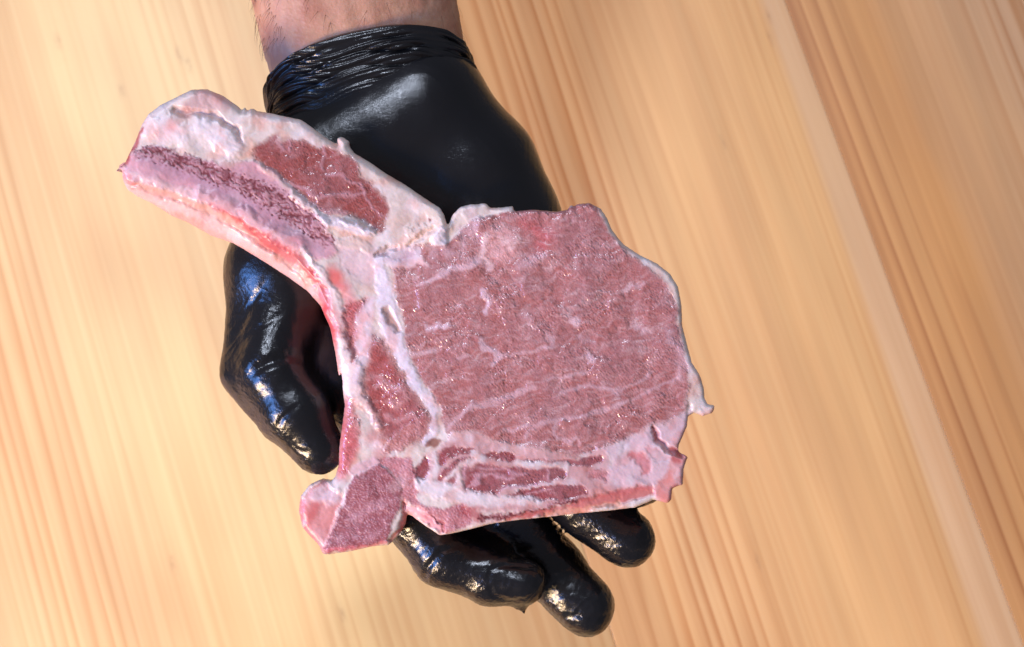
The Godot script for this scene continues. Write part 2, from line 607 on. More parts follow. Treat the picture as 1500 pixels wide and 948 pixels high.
func build_arm(person: Node3D) -> void:
	var rows := 170
	var cols := 200
	var v := PackedVector3Array()
	var col := PackedColorArray()
	var idx := PackedInt32Array()
	var n1 := noise(0.012, 3, 31)
	var n2 := noise(0.06, 3, 32)
	var n3 := noise(0.3, 2, 33)
	var base := lin(0.66, 0.485, 0.39)
	var ruddy := lin(0.61, 0.41, 0.33)
	var pale := lin(0.71, 0.57, 0.47)
	for r in rows:
		var s := float(r) / (rows - 1)
		var y := 190.0 - 1500.0 * s * s - 60.0 * s
		var cx := 518.0 + (y if y > 0.0 else y * 0.12) * 0.2
		var a := 151.0 + maxf(0.0, -y) * 0.055 - maxf(0.0, y) * 0.06
		var b := 84.0 + maxf(0.0, -y) * 0.06
		var close := 1.0 - ss(0.985, 1.0, s)
		for k in cols:
			var q := super_ring(TAU * k / cols, 1.0, 1.0, 2.25)
			var p := Vector3(cx + a * q.x * close, -132.0 + b * q.y * close, y - 8.0 * q.y)
			# two tendons raised along the wrist
			var td := exp(-pow((p.x - cx - 22.0) / 13.0, 2.0)) + 0.8 * exp(-pow((p.x - cx + 14.0) / 12.0, 2.0))
			if q.y > 0.0:
				p.y += td * 3.0 * ss(-260.0, 40.0, y)
			p += Vector3(q.x, q.y, 0) * (n1.get_noise_3dv(p) * 3.0 + n2.get_noise_3dv(p) * 0.9 + n3.get_noise_3dv(p) * 0.35)
			v.append(Vector3(CENTRE.x + (p.x - CENTRE.x) * 1.043, p.y, CENTRE.y + (p.z - CENTRE.y) * 1.043))
			var m := n1.get_noise_3d(p.x + 500.0, p.y, p.z)
			var c := base.lerp(ruddy, clampf(m * 1.4 + 0.25, 0.0, 0.8)).lerp(pale, clampf(n2.get_noise_3d(p.x, p.y + 90.0, p.z) * 0.7, 0.0, 0.5))
			var g := 1.0 + n3.get_noise_3d(p.x, p.y, p.z + 40.0) * 0.10
			col.append(Color(c.r * g, c.g * g, c.b * g))
	for r in rows - 1:
		for k in cols:
			var a := r * cols + k
			var b := r * cols + (k + 1) % cols
			idx.append_array(PackedInt32Array([a, b, a + cols, b, b + cols, a + cols]))
	for k in v.size():
		v[k] = to_metres(v[k])
	var n := smooth_normals(v, idx)
	var skin := StandardMaterial3D.new()
	skin.vertex_color_use_as_albedo = true
	skin.roughness = 0.5
	skin.metallic_specular = 0.4
	skin.subsurf_scatter_enabled = true
	skin.subsurf_scatter_strength = 0.12
	skin.normal_enabled = true
	skin.normal_texture = grain_normal(512, 0.05, 4, 92, 4.0)
	skin.normal_scale = 0.35
	skin.uv1_triplanar = true
	skin.uv1_scale = Vector3.ONE * 22.0
	part("forearm", array_mesh(v, n, col, PackedVector2Array(), idx), skin, person)
	# body hair on the forearm
	var hv := PackedVector3Array()
	var hi := PackedInt32Array()
	for h in 1000:
		var r := rng.randi_range(43, 74)
		var k := rng.randi_range(0, cols - 1)
		var at := r * cols + k
		var ang := TAU * k / cols
		if cos(ang) > -0.7 and rng.randf() < 0.8:
			continue
		if sin(ang) < -0.5:
			continue
		var p := v[at]
		var nn := n[at]
		var along := Vector3(rng.randf_range(-0.6, 0.2), 0, rng.randf_range(0.3, 1.0)).normalized()
		along = (along - nn * along.dot(nn)).normalized()
		var length := rng.randf_range(0.003, 0.007)
		var side := along.cross(nn).normalized() * 0.00007
		var lift := nn * 0.00007
		var base_at := hv.size()
		for g in 4:
			var t := g / 3.0
			var c := p + along * length * t + nn * (length * 0.30 * sin(t * 1.9)) 
			var w := 1.0 - t * 0.8
			hv.append(c + side * w)
			hv.append(c - side * w)
			hv.append(c + lift * w)
		for g in 3:
			for e in 3:
				var a := base_at + g * 3 + e
				var b := base_at + g * 3 + (e + 1) % 3
				hi.append_array(PackedInt32Array([a, a + 3, b, b, a + 3, b + 3]))
	var hair := StandardMaterial3D.new()
	hair.albedo_color = Color(0.42, 0.29, 0.20)
	hair.roughness = 0.5
	var hm := part("arm_hair", array_mesh(hv, smooth_normals(hv, hi), PackedColorArray(), PackedVector2Array(), hi), hair, person)
	hm.set_meta("kind", "stuff")

# ---------------------------------------------------------------- chop
func pack2(a: Array) -> PackedVector2Array:
	var p := PackedVector2Array()
	for k in range(0, a.size(), 2):
		p.append(Vector2(a[k], a[k + 1]))
	return p

# signed distance (positive inside) to a polygon over its part of the grid: [i0, j0, w, h, values]
func poly_field(a: Array, margin: float) -> Array:
	var p := pack2(a)
	var lo := p[0]
	var hi := p[0]
	for q in p:
		lo = lo.min(q)
		hi = hi.max(q)
	var i0 := clampi(int((lo.x - margin - GX0) / ST), 0, NX - 3) / 3 * 3
	var j0 := clampi(int((lo.y - margin - GY0) / ST), 0, NY - 3) / 3 * 3
	var i1 := clampi(int((hi.x + margin - GX0) / ST) + 3, 3, NX) / 3 * 3
	var j1 := clampi(int((hi.y + margin - GY0) / ST) + 3, 3, NY) / 3 * 3
	var cw := (i1 - i0) / 3
	var ch := (j1 - j0) / 3
	var vals := PackedFloat32Array()
	vals.resize(cw * ch)
	var m := p.size()
	var ex := PackedFloat32Array()
	var ey := PackedFloat32Array()
	var inv := PackedFloat32Array()
	for k in m:
		var e := p[(k + 1) % m] - p[k]
		ex.append(e.x)
		ey.append(e.y)
		inv.append(1.0 / maxf(e.length_squared(), 1e-6))
	for j in ch:
		var y := GY0 + (j0 + j * 3 + 1) * ST
		for i in cw:
			var x := GX0 + (i0 + i * 3 + 1) * ST
			var best := 1e12
			for k in m:
				var dx := x - p[k].x
				var dy := y - p[k].y
				var t := clampf((dx * ex[k] + dy * ey[k]) * inv[k], 0.0, 1.0)
				dx -= ex[k] * t
				dy -= ey[k] * t
				var q := dx * dx + dy * dy
				if q < best:
					best = q
			best = sqrt(best)
			vals[j * cw + i] = best if Geometry2D.is_point_in_polygon(Vector2(x, y), p) else -best
	var im := Image.create_from_data(cw, ch, false, Image.FORMAT_RF, vals.to_byte_array())
	im.resize(cw * 3, ch * 3, Image.INTERPOLATE_CUBIC)
	return [i0, j0, cw * 3, ch * 3, im.get_data().to_float32_array()]

func stroke_field(a: Array, margin: float) -> Array:
	var lo := Vector2(1e9, 1e9)
	var hi := -lo
	for k in range(0, a.size(), 3):
		var q := Vector2(a[k], a[k + 1])
		lo = lo.min(q - Vector2.ONE * (a[k + 2] + margin))
		hi = hi.max(q + Vector2.ONE * (a[k + 2] + margin))
	var i0 := clampi(int((lo.x - GX0) / ST), 0, NX - 1)
	var j0 := clampi(int((lo.y - GY0) / ST), 0, NY - 1)
	var w := clampi(int((hi.x - GX0) / ST) + 1, 1, NX) - i0
	var h := clampi(int((hi.y - GY0) / ST) + 1, 1, NY) - j0
	var F := PackedFloat32Array()
	F.resize(w * h)
	F.fill(-100.0)
	for k in range(0, a.size() - 3, 3):
		var ax := float(a[k])
		var ay := float(a[k + 1])
		var ra := float(a[k + 2])
		var dx := float(a[k + 3]) - ax
		var dy := float(a[k + 4]) - ay
		var rb := float(a[k + 5])
		var inv := 1.0 / maxf(dx * dx + dy * dy, 1e-6)
		var m := maxf(ra, rb) + margin
		var a0 := clampi(int((minf(ax, ax + dx) - m - GX0) / ST) - i0, 0, w)
		var a1 := clampi(int((maxf(ax, ax + dx) + m - GX0) / ST) + 1 - i0, 0, w)
		var b0 := clampi(int((minf(ay, ay + dy) - m - GY0) / ST) - j0, 0, h)
		var b1 := clampi(int((maxf(ay, ay + dy) + m - GY0) / ST) + 1 - j0, 0, h)
		for j in range(b0, b1):
			var row := (j0 + j) * NX + i0
			var y0 := GY0 + (j0 + j) * ST - ay
			for i in range(a0, a1):
				var g := row + i
				var x := GX0 + (i0 + i) * ST - ax + WX[g]
				var y := y0 + WY[g]
				var t := clampf((x * dx + y * dy) * inv, 0.0, 1.0)
				x -= dx * t
				y -= dy * t
				var f := ra + (rb - ra) * t - sqrt(x * x + y * y)
				var o := j * w + i
				if f > F[o]:
					F[o] = f
	return [i0, j0, w, h, F]

# lays a colour, a height and a region on the grid where a field is positive
func lay(fd: Array, colour: Color, feather: float, strength: float, rise: float, id: int, rag: float, warped: bool) -> void:
	var i0: int = fd[0]
	var j0: int = fd[1]
	var w: int = fd[2]
	var h: int = fd[3]
	var F: PackedFloat32Array = fd[4]
	var inv := 1.0 / feather
	for j in h:
		var row := (j0 + j) * NX + i0
		for i in w:
			var g := row + i
			var f := 0.0
			if warped:
				var a := clampi(i + int(WX[g] * 0.667 + 50.5) - 50, 0, w - 1)
				var b := clampi(j + int(WY[g] * 0.667 + 50.5) - 50, 0, h - 1)
				f = F[b * w + a]
			else:
				f = F[j * w + i]
			f += RG[g] * rag * 0.5
			var t := f * inv + 0.5
			if t <= 0.0:
				continue
			if t > 1.0:
				t = 1.0
			t = t * t * (3.0 - 2.0 * t)
			H[g] += rise * t
			if id >= 0 and t > 0.5:
				ID[g] = id
			t *= strength
			CR[g] += (colour.r - CR[g]) * t
			CG[g] += (colour.g - CG[g]) * t
			CB[g] += (colour.b - CB[g]) * t

func poly(a: Array, colour: Color, feather: float, strength := 1.0, rise := 0.0, id := -1, rag := 1.5) -> void:
	lay(poly_field(a, feather + 8.0), colour, feather, strength, rise, id, rag, true)

func stroke(a: Array, colour: Color, feather: float, strength := 1.0, rise := 0.0, id := -1, rag := 1.0) -> void:
	lay(stroke_field(a, feather + 6.0), colour, feather, strength, rise, id, rag, false)

enum { FAT_CAP, RIB_BONE, MARROW, RIB_MUSCLE, MEMBRANE, LOIN, SEAM_FAT, INNER_MUSCLE, BACKBONE, KNOB, TAIL_FAT, MARBLED, EDGE_BONE, EDGE_SKIN }
const PART_NAMES := ["fat_cap", "rib_bone", "bone_marrow", "rib_muscle", "rib_membrane", "loin_muscle", "seam_fat", "inner_muscle", "backbone", "cartilage_knob", "tail_fat", "marbled_muscle", "edge_bone", "edge_membrane"]
const PART_LABELS := ["thick white fat along the rib and round the loin", "pale pink sawn rib bone", "dark red marrow in the rib", "dark red muscle in the fat of the rib", "salmon membrane on the edge of the rib", "large pink lean eye of the loin", "white seam of fat between the muscles", "small red muscle beside the seam of fat", "purple grained sawn backbone", "pale pink cartilage knob at the corner", "white streaky fat along the lower edge", "dark red muscle strips in streaky fat", "thin dark red bone along the lower edge", "orange membrane along the lower edge"]

func build_chop() -> void:
	var total := NX * NY
	H.resize(total); CR.resize(total); CG.resize(total); CB.resize(total); WX.resize(total); WY.resize(total); RG.resize(total); ID.resize(total)
	var w1 := noise(0.045, 2, 41)
	var w2 := noise(0.045, 2, 42)
	var w3 := noise(0.16, 1, 43)
	var fat := lin(0.785, 0.715, 0.68)
	for j in NY:
		for i in NX:
			var g := j * NX + i
			var x := GX0 + i * ST
			var y := GY0 + j * ST
			var c := w3.get_noise_2d(x, y)
			WX[g] = w1.get_noise_2d(x, y) * 3.6 + c * 0.5
			WY[g] = w2.get_noise_2d(x, y) * 3.6 - w3.get_noise_2d(x + 300.0, y) * 0.5
			RG[g] = c
			CR[g] = fat.r
			CG[g] = fat.g
			CB[g] = fat.b
	var outline := [182,248,174,253,175,250,187,240,202,207,211,185,220,170,239,155,261,144,283,133,305,132,327,141,346,154,357,163,359,158,362,163,371,159,376,163,394,166,423,172,442,176,460,189,482,205,494,211,493,203,501,200,511,207,512,215,519,224,541,237,567,255,593,270,619,288,645,305,651,316,653,324,656,330,659,323,663,314,674,303,689,299,700,299,709,297,713,299,718,304,728,304,751,302,754,309,781,307,815,310,831,307,838,299,842,302,847,298,864,297,880,305,889,318,897,337,914,358,937,373,963,386,982,401,994,420,999,447,1000,477,1007,504,1014,531,1026,550,1032,569,1033,584,1038,593,1047,594,1047,601,1043,606,1030,610,1018,605,1009,610,1011,595,1007,625,994,655,995,663,1008,669,1002,687,1001,711,992,713,985,717,984,732,979,738,958,733,932,744,889,749,847,753,804,758,761,762,719,768,685,777,659,783,644,785,625,773,603,757,596,755,593,770,584,785,569,800,544,802,514,809,480,814,471,813,465,800,450,785,441,773,436,749,439,728,452,711,467,704,484,706,490,699,495,681,496,655,500,625,504,595,501,570,500,540,497,564,490,520,482,480,468,448,448,426,420,406,380,380,340,356,305,344,272,325,250,316,224,299,202,288,189,279,183,266]
	var of := poly_field(outline, 400.0)
	var oi: int = of[0]
	var oj: int = of[1]
	var ow: int = of[2]
	var oh: int = of[3]
	D.resize(total)
	D.fill(-50.0)
	for j in oh:
		for i in ow:
			var g := (oj + j) * NX + oi + i
			D[g] = of[4][j * ow + i] + RG[g] * 0.25

	# ---- the rib
	var bone := lin(0.76, 0.57, 0.60)
	var dark := lin(0.40, 0.13, 0.15)
	var lean := lin(0.53, 0.255, 0.24)
	var white := lin(0.84, 0.79, 0.81)
	stroke([330, 150, 14, 300, 150, 16, 285, 160, 10], lin(0.74, 0.56, 0.56), 14.0, 0.6, 1.0)
	stroke([262, 164, 5, 285, 168, 5, 312, 170, 4, 330, 178, 3, 350, 195, 4, 355, 206, 3], lin(0.72, 0.56, 0.53), 8.0, 0.6, -5.0)
	stroke([300, 186, 14, 320, 200, 18, 345, 215, 14], white, 20.0, 0.6, 4.0)
	stroke([225, 190, 14, 250, 185, 16, 270, 200, 16], white, 20.0, 0.5, 3.0)
	poly([369,222,383,211,399,202,406,198,411,211,419,206,440,206,455,209,469,219,476,215,491,219,501,224,518,234,526,245,530,258,543,268,552,279,562,288,568,299,570,306,568,316,565,332,561,343,554,343,546,337,536,328,512,314,498,310,480,312,473,310,464,304,455,297,449,292,440,284,430,276,422,267,414,263,405,254,394,245,383,238,374,232], lean, 13.0, 0.97, -1.2, RIB_MUSCLE, 2.0)
	poly([185,256,196,231,205,222,214,218,241,217,268,228,300,237,339,239,368,237,376,236,394,247,405,256,414,266,430,278,448,293,464,308,452,310,472,318,481,330,490,355,497,370,479,380,461,380,443,370,408,364,372,337,336,314,300,298,300,298,250,281,214,272,187,269], bone, 7.0, 1.0, 1.5, RIB_BONE, 2.0)
	stroke([215, 236, 6, 250, 248, 8, 300, 268, 9, 350, 290, 10, 400, 322, 10, 440, 350, 9, 470, 368, 6], lin(0.66, 0.50, 0.56), 14.0, 0.7, 0.0, -1, 3.0)
	stroke([190, 255, 3, 240, 272, 5, 300, 292, 6, 350, 314, 6, 400, 345, 6, 440, 372, 5], lin(0.86, 0.71, 0.70), 10.0, 0.8, 1.0, -1, 2.0)
	stroke([320, 237, 4, 345, 240, 5, 365, 230, 5, 372, 215, 4], lin(0.78, 0.60, 0.50), 16.0, 0.7)
	stroke([430, 285, 4, 455, 305, 4, 480, 325, 4], lin(0.80, 0.72, 0.70), 7.0, 0.8, 2.0)
	stroke([385, 245, 4, 410, 265, 4, 432, 285, 3], lin(0.78, 0.66, 0.62), 8.0, 0.7, 1.0)
	stroke([300,291,12,336,305,12,363,321,12,390,339,12,417,352,14,436,359,12], lin(0.82, 0.57, 0.58), 16.0, 0.5, 4.0)
	stroke([255, 190, 10, 240, 205, 7], lin(0.86, 0.66, 0.68), 22.0, 0.5)
	stroke([205,224,4,235,227,9,262,236,11,290,246,12,318,257,13,340,265,12,358,270,11,394,288,15,426,307,15,458,332,13,476,349,9,490,358,4], lin(0.50, 0.25, 0.275), 12.0, 0.7, 0.0, MARROW, 14.0)
	var wall := poly_field([178,256,192,266,214,273,250,282,300,301,307,302,345,319,368,337,386,352,411,366,436,380,452,397,465,413,481,450,476,458,490,483,499,512,499,570,485,570,476,500,430,425,330,370,240,330,170,290], 10.0)
	lay(wall, lin(0.80, 0.58, 0.54), 6.0, 1.0, 0.0, MEMBRANE, 1.0, true)
	stroke([190,280,8,300,318,8,322,332,8,354,352,9,390,377,9,426,406,8,452,432,6], lin(0.84, 0.66, 0.63), 8.0, 0.85, 3.0, MEMBRANE)
	stroke([196,271,4,250,287,6,300,307,6,336,323,6,372,346,6,408,377,5,436,404,5,452,422,4], lin(0.80, 0.60, 0.53), 10.0, 0.7, -1.0, MEMBRANE)
	stroke([311,301,1.5,345,318,3,368,337,6,390,353,10,411,366,10,436,381,9,452,397,7,465,416,6,479,450,7,475,460,8,487,483,6,496,510,4], lin(0.72, 0.27, 0.28), 9.0, 0.85, -1.5, MEMBRANE)
	stroke([172, 250, 3, 181, 247, 4, 190, 240, 5, 193, 228, 5, 203, 210, 4, 212, 192, 3], lin(0.60, 0.24, 0.24), 4.0, 0.85)
	stroke([183, 250, 3, 190, 262, 6, 200, 275, 5], lin(0.78, 0.42, 0.40), 8.0, 0.8)
	# ---- meat between the rib and the seam
	stroke([505, 365, 14, 520, 390, 18, 540, 400, 16, 540, 370, 12], lin(0.80, 0.66, 0.67), 22.0, 0.75, 0.0, RIB_BONE, 3.0)
	stroke([485, 335, 8, 505, 335, 12, 530, 345, 12], lin(0.82, 0.72, 0.66), 16.0, 0.7, 2.0, FAT_CAP, 3.0)
	stroke([500, 325, 3, 525, 332, 4, 545, 342, 2], white, 4.0, 0.8, 3.0)
	stroke([486,395,6,490,406,12,497,416,7], lin(0.80, 0.33, 0.32), 16.0, 0.8)
	stroke([505, 420, 9, 512, 440, 10, 515, 455, 8], lin(0.82, 0.52, 0.53), 14.0, 0.7)
	stroke([446,364,2,461,388,4,472,403,5,488,430,7,496,460,8,500,490,8,507,518,11,514,545,17,512,562,15,528,585,8,544,600,6,556,624,5], lin(0.89, 0.80, 0.785), 10.0, 0.9, 3.0, MEMBRANE, 3.0)
	stroke([537,440,5,530,449,9,516,460,16,516,485,13,519,515,7,518,530,3], lin(0.68, 0.29, 0.30), 15.0, 0.85, -1.0, INNER_MUSCLE, 4.0)
	stroke([452, 392, 5, 473, 423, 8, 488, 458, 7, 496, 492, 5], lin(0.72, 0.27, 0.28), 12.0, 0.7)
	stroke([512,589,7,508,601,13,511,626,16,510,646,17,505,663,12,502,687,8], lin(0.74, 0.40, 0.40), 18.0, 0.85, 1.0, INNER_MUSCLE, 4.0)
	stroke([505, 625, 8, 515, 650, 12, 505, 680, 12, 500, 700, 8], lin(0.70, 0.33, 0.345), 16.0, 0.7)
	stroke([545, 640, 10, 560, 665, 14, 545, 690, 10], lin(0.70, 0.42, 0.42), 18.0, 0.6)
	# ---- the loin
	poly([606,358,645,358,658,352,668,340,690,322,712,312,725,309,751,305,781,304,815,305,831,302,847,294,864,293,876,303,884,318,892,337,908,360,933,379,954,394,973,411,984,428,992,451,995,477,999,504,1005,531,1011,561,1005,584,1008,592,1003,609,990,611,975,621,956,623,939,634,918,644,889,653,863,666,842,670,828,665,790,659,752,652,722,646,703,635,676,633,663,631,657,642,645,600,630,575,610,545,598,515,590,490,594,470,584,450,578,430,576,400,573,388,585,378,605,368], lin(0.62, 0.40, 0.39), 11.0, 1.0, 0.6, LOIN, 2.5)
	poly([708,345,722,332,748,335,758,350,760,372,742,386,720,380,706,366], lin(0.82, 0.62, 0.61), 20.0, 0.8, 1.0)
	stroke([712, 345, 4, 706, 375, 5, 720, 392, 3], lin(0.84, 0.72, 0.71), 8.0, 0.7, 0.4, -1, 3.0)
	stroke([735, 350, 4, 748, 362, 5, 760, 350, 3], lin(0.84, 0.72, 0.71), 7.0, 0.6, 0.4, -1, 3.0)
	stroke([770, 325, 9, 800, 345, 12, 790, 370, 8], lin(0.70, 0.33, 0.35), 26.0, 0.6)
	stroke([655,348,8,666,330,11,682,314,12,700,308,11,716,309,8,735,307,5,748,306,3], fat, 7.0, 1.0, -2.0, FAT_CAP)
	poly([537,500,545,490,560,496,577,520,590,545,603,565,615,583,628,600,633,622,624,642,600,652,575,658,558,642,548,612,536,590,528,565,533,530], lin(0.585, 0.30, 0.29), 30.0, 1.0, 0.5, INNER_MUSCLE, 3.0)
	poly([663,630,676,632,703,634,722,645,752,651,790,658,828,664,860,671,842,670,889,653,895,687,948,708,956,716,918,724,863,732,860,737,809,743,771,750,733,748,699,750,685,743,657,733,628,724,613,724,611,709,604,699,606,690,619,671,640,661,646,652,657,640], lin(0.72, 0.555, 0.55), 9.0, 1.0, 1.0, TAIL_FAT, 2.0)
	stroke([545,440,6,535,462,12,532,490,13,531,515,8,527,535,6,522,560,6], lin(0.79, 0.69, 0.71), 14.0, 0.9, 0.5, SEAM_FAT)
	stroke([556,368,5,556,390,7,561,414,10,566,440,12,568,458,13,572,481,13,582,505,11,589,524,9,602,548,7,614,571,6,629,587,6,636,601,5,637,620,5,634,634,6,624,646,6], lin(0.80, 0.74, 0.77), 8.0, 1.0, 1.3, SEAM_FAT, 2.5)
	stroke([566,454,5,575,472,6,582,484,4], lin(0.70, 0.52, 0.44), 7.0, 0.8, -3.5)
	stroke([566,380,6,580,389,6,598,385,6,616,380,5,625,388,2], lin(0.84, 0.76, 0.78), 7.0, 0.85, 1.2, SEAM_FAT)
	stroke([573,377,10,591,375,12,606,370,10], lin(0.76, 0.66, 0.70), 9.0, 0.7, 0.0, SEAM_FAT)
	stroke([554, 372, 4, 566, 366, 4, 580, 362, 3], lin(0.72, 0.54, 0.50), 7.0, 0.6, -6.0)
	stroke([600, 357, 3, 618, 347, 3, 634, 334, 3], lin(0.80, 0.62, 0.56), 7.0, 0.5, -5.0)
	poly([596,356,600,340,630,330,662,316,656,338,642,352,625,358,608,362], lin(0.88, 0.76, 0.70), 22.0, 0.6, 5.0, FAT_CAP)
	stroke([575, 330, 14, 600, 320, 14, 615, 340, 10], lin(0.76, 0.63, 0.57), 24.0, 0.55)
	stroke([610, 300, 7, 630, 308, 9, 645, 322, 7], lin(0.80, 0.72, 0.66), 14.0, 0.6, 1.5)
	stroke([649,339,6,643,352,11,650,355,7], white, 6.0, 0.9, 4.0, FAT_CAP)
	stroke([628, 321, 1.5, 629.5, 322, 1.5], lin(0.42, 0.12, 0.12), 2.0, 0.9)
	# ---- lower left: sawn backbone
	poly([549,672,576,668,600,670,617,706,611,728,619,740,648,745,690,738,690,769,670,777,657,782,643,769,624,755,605,738,588,733,585,704,566,686], lin(0.68, 0.43, 0.44), 6.0, 1.0, 0.0, BACKBONE, 2.0)
	poly([435,745,449,721,462,709,474,704,486,716,494,722,503,726,488,769,475,806,471,816,454,796,442,774], lin(0.76, 0.52, 0.51), 8.0, 1.0, -4.0, KNOB, 1.0)
	stroke([462,740,6,452,760,6], lin(0.72, 0.37, 0.36), 14.0, 0.8)
	stroke([440, 735, 6, 442, 765, 6, 458, 790, 6, 468, 805, 5], lin(0.74, 0.39, 0.39), 14.0, 0.7)
	stroke([464,726,8,486,728,11,491,721,6], lin(0.76, 0.68, 0.71), 12.0, 0.8, 2.0)
	poly([551,680,566,686,585,704,589,726,585,745,577,760,566,794,527,802,476,814,473,808,488,774,503,736,515,704,527,692], lin(0.54, 0.29, 0.31), 5.0, 1.0, 1.5, BACKBONE, 2.0)
	stroke([520, 757, 9, 528, 748, 6, 548, 742, 8, 560, 735, 5], lin(0.70, 0.52, 0.55), 14.0, 0.5, 0.0, -1, 5.0)
	stroke([535, 790, 6, 552, 782, 5], lin(0.70, 0.52, 0.55), 12.0, 0.4, 0.0, -1, 5.0)
	stroke([575, 715, 9, 590, 705, 8], lin(0.70, 0.55, 0.55), 10.0, 0.5, 0.0, -1, 4.0)
	stroke([516,694,6,532,683,8,549,676,6], lin(0.78, 0.62, 0.64), 6.0, 0.8, 1.0, KNOB)
	stroke([566,658,6,585,646,13,600,629,10], lin(0.66, 0.42, 0.40), 9.0, 0.8, 1.0, BACKBONE, 6.0)
	stroke([592, 735, 2, 593, 755, 3, 588, 775, 3, 572, 793, 3], lin(0.80, 0.36, 0.32), 5.0, 0.8, -3.0)
	stroke([595,743,6,609,750,7,631,765,7,646,777,5], lin(0.86, 0.58, 0.60), 7.0, 0.8, -5.0)
	stroke([634,755,1,648,767,2,651,779,2], lin(0.52, 0.20, 0.21), 3.0, 0.8, -4.0)
	stroke([478, 808, 3, 520, 804, 3, 565, 796, 3], lin(0.80, 0.42, 0.46), 4.0, 0.7)
	# ---- lower edge: streaky muscle in fat
	for a in [[606,694,617,676,625,669,630,673,628,686,623,703,615,705], [639,673,647,661,663,651,668,655,691,654,699,660,689,664,676,665,657,673,646,686,641,682], [674,684,685,680,695,685,703,680,723,680,737,686,744,687,763,684,777,689,799,685,826,686,830,695,826,701,813,703,790,707,765,712,750,711,737,716,729,722,706,723,685,720,674,709,681,695], [708,665,723,661,744,662,758,669,755,676,744,676,723,673,714,669], [742,726,771,716,818,709,860,714,860,724,828,732,790,733,752,730]]:
		poly(a, lin(0.51, 0.235, 0.25), 6.0, 0.95, -1.5, MARBLED, 2.5)
	for a in [[644,699,4,655,692,5,663,683,4,678,674,4,693,672,3], [659,708,5,665,699,5,669,694,3], [765,674,1.5,790,674,3,809,678,3,832,678,4,860,678,4,846,679,5,863,676,6,878,673,5]]:
		stroke(a, lin(0.52, 0.245, 0.26), 5.0, 0.9, -1.0, MARBLED, 1.5)
	for a in [[615,707,8,634,716,12,663,724,13,691,732,10,723,733,8,761,733,6,790,734,4], [637,667,3,639,686,4,632,701,6], [695,664,5,704,672,6,682,677,4,665,692,3,655,701,2], [760,679,5,790,679,4,830,683,4], [675,686,3,671,695,5,672,711,6]]:
		stroke(a, lin(0.80, 0.745, 0.745), 8.0, 0.85, 0.8, TAIL_FAT, 2.0)
	poly([859,691,880,688,910,698,915,706,901,708,884,706,863,698], lin(0.72, 0.46, 0.47), 10.0, 0.8, 0.0, MARBLED, 3.0)
	poly([884,655,918,643,939,633,956,622,975,620,990,610,1003,607,1013,598,1011,628,1003,655,996,662,1009,670,1003,708,986,739,969,739,957,717,935,717,918,727,893,727,889,695,897,678], lin(0.76, 0.64, 0.66), 12.0, 0.95, 1.0, TAIL_FAT, 2.0)
	poly([982,678,990,666,1011,666,1007,712,988,742,969,739,956,716,975,697], lin(0.76, 0.52, 0.50), 8.0, 0.9, 0.0, TAIL_FAT, 2.0)
	stroke([929,668,7,944,678,10,946,691,6], lin(0.72, 0.45, 0.46), 8.0, 0.85, -1.5, -1, 3.0)
	stroke([952,659,6,967,670,9,975,672,5], lin(0.74, 0.48, 0.49), 8.0, 0.85, -1.5, -1, 3.0)
	stroke([958,625,2,965,644,4,979,659,4,996,666,5], lin(0.62, 0.27, 0.25), 6.0, 0.85, -6.0)
	stroke([985, 672, 4, 1000, 680, 5, 998, 700, 4, 990, 712, 3], lin(0.66, 0.33, 0.32), 7.0, 0.8)
	stroke([678,747,9,691,751,9,699,758,7], lin(0.60, 0.24, 0.25), 13.0, 0.8, 0.0, -1, 4.0)
	stroke([706,759,5,733,757,5,771,752,4,809,745,3,804,739,2,863,731,2], lin(0.50, 0.17, 0.20), 6.0, 0.8, 0.0, EDGE_BONE, 4.0)
	stroke([744,762,3,771,756,4,809,750,6,860,743,8,842,744,8,884,733,9,927,723,10,952,719,8], lin(0.70, 0.34, 0.32), 7.0, 0.85, -3.0, EDGE_SKIN, 1.5)
	stroke([799,754,3,860,749,4,832,750,4,906,739,4], lin(0.78, 0.55, 0.45), 5.0, 0.7, -2.0, EDGE_SKIN)
	stroke([628,650,4,636,649,6,644,646,3], lin(0.46, 0.20, 0.10), 5.0, 0.8)
	# ---- veins of fat, seams and fascia
	grain()
	var vein := lin(0.77, 0.64, 0.66)
	for a in [[614,416,2,641,406,4,659,395,5,686,391,4,699,382,4], [706,427,4,715,432,4,716,447,3,712,457,3], [705,498,4,709,511,6,724,514,4,730,523,4,719,536,2], [625,481,4,654,479,4], [843,466,3,843,471,6], [863,522,5,869,529,4], [640,475,3,654,478,4], [708,434,3,717,441,3,712,457,4], [837,469,5,846,471,5]]:
		stroke(a, vein, 5.0, 0.8, 0.3, -1, 1.0)
	for a in [[731,523,2,757,518,2,780,514,2,809,507,3,810,496,3,801,489,2], [594,521,5,612,517,3,625,515,3,639,516,2], [655,628,4,670,612,3,685,600,4,721,590,5,750,580,5,782,567,3], [737,629,3,752,631,4,771,625,3,799,618,3,828,612,3,858,610,3,886,600,4,921,588,2,957,570,2,997,552,3], [815,619,3,811,633,3,817,642,2,834,648,3,845,640,2,849,650,2], [769,640,2,777,630,2,790,625,1], [820,577,2,853,565,3,886,569,2,904,577,3], [952,547,3,942,557,3,904,572,2], [801,556,2,821,554,2,860,545,2,860,545,2], [682,601,3,693,589,2], [911,426,1,942,415,2], [669,525,3,685,523,3]]:
		stroke(a, vein, 5.0, 0.5, 0.1, -1, 1.0)
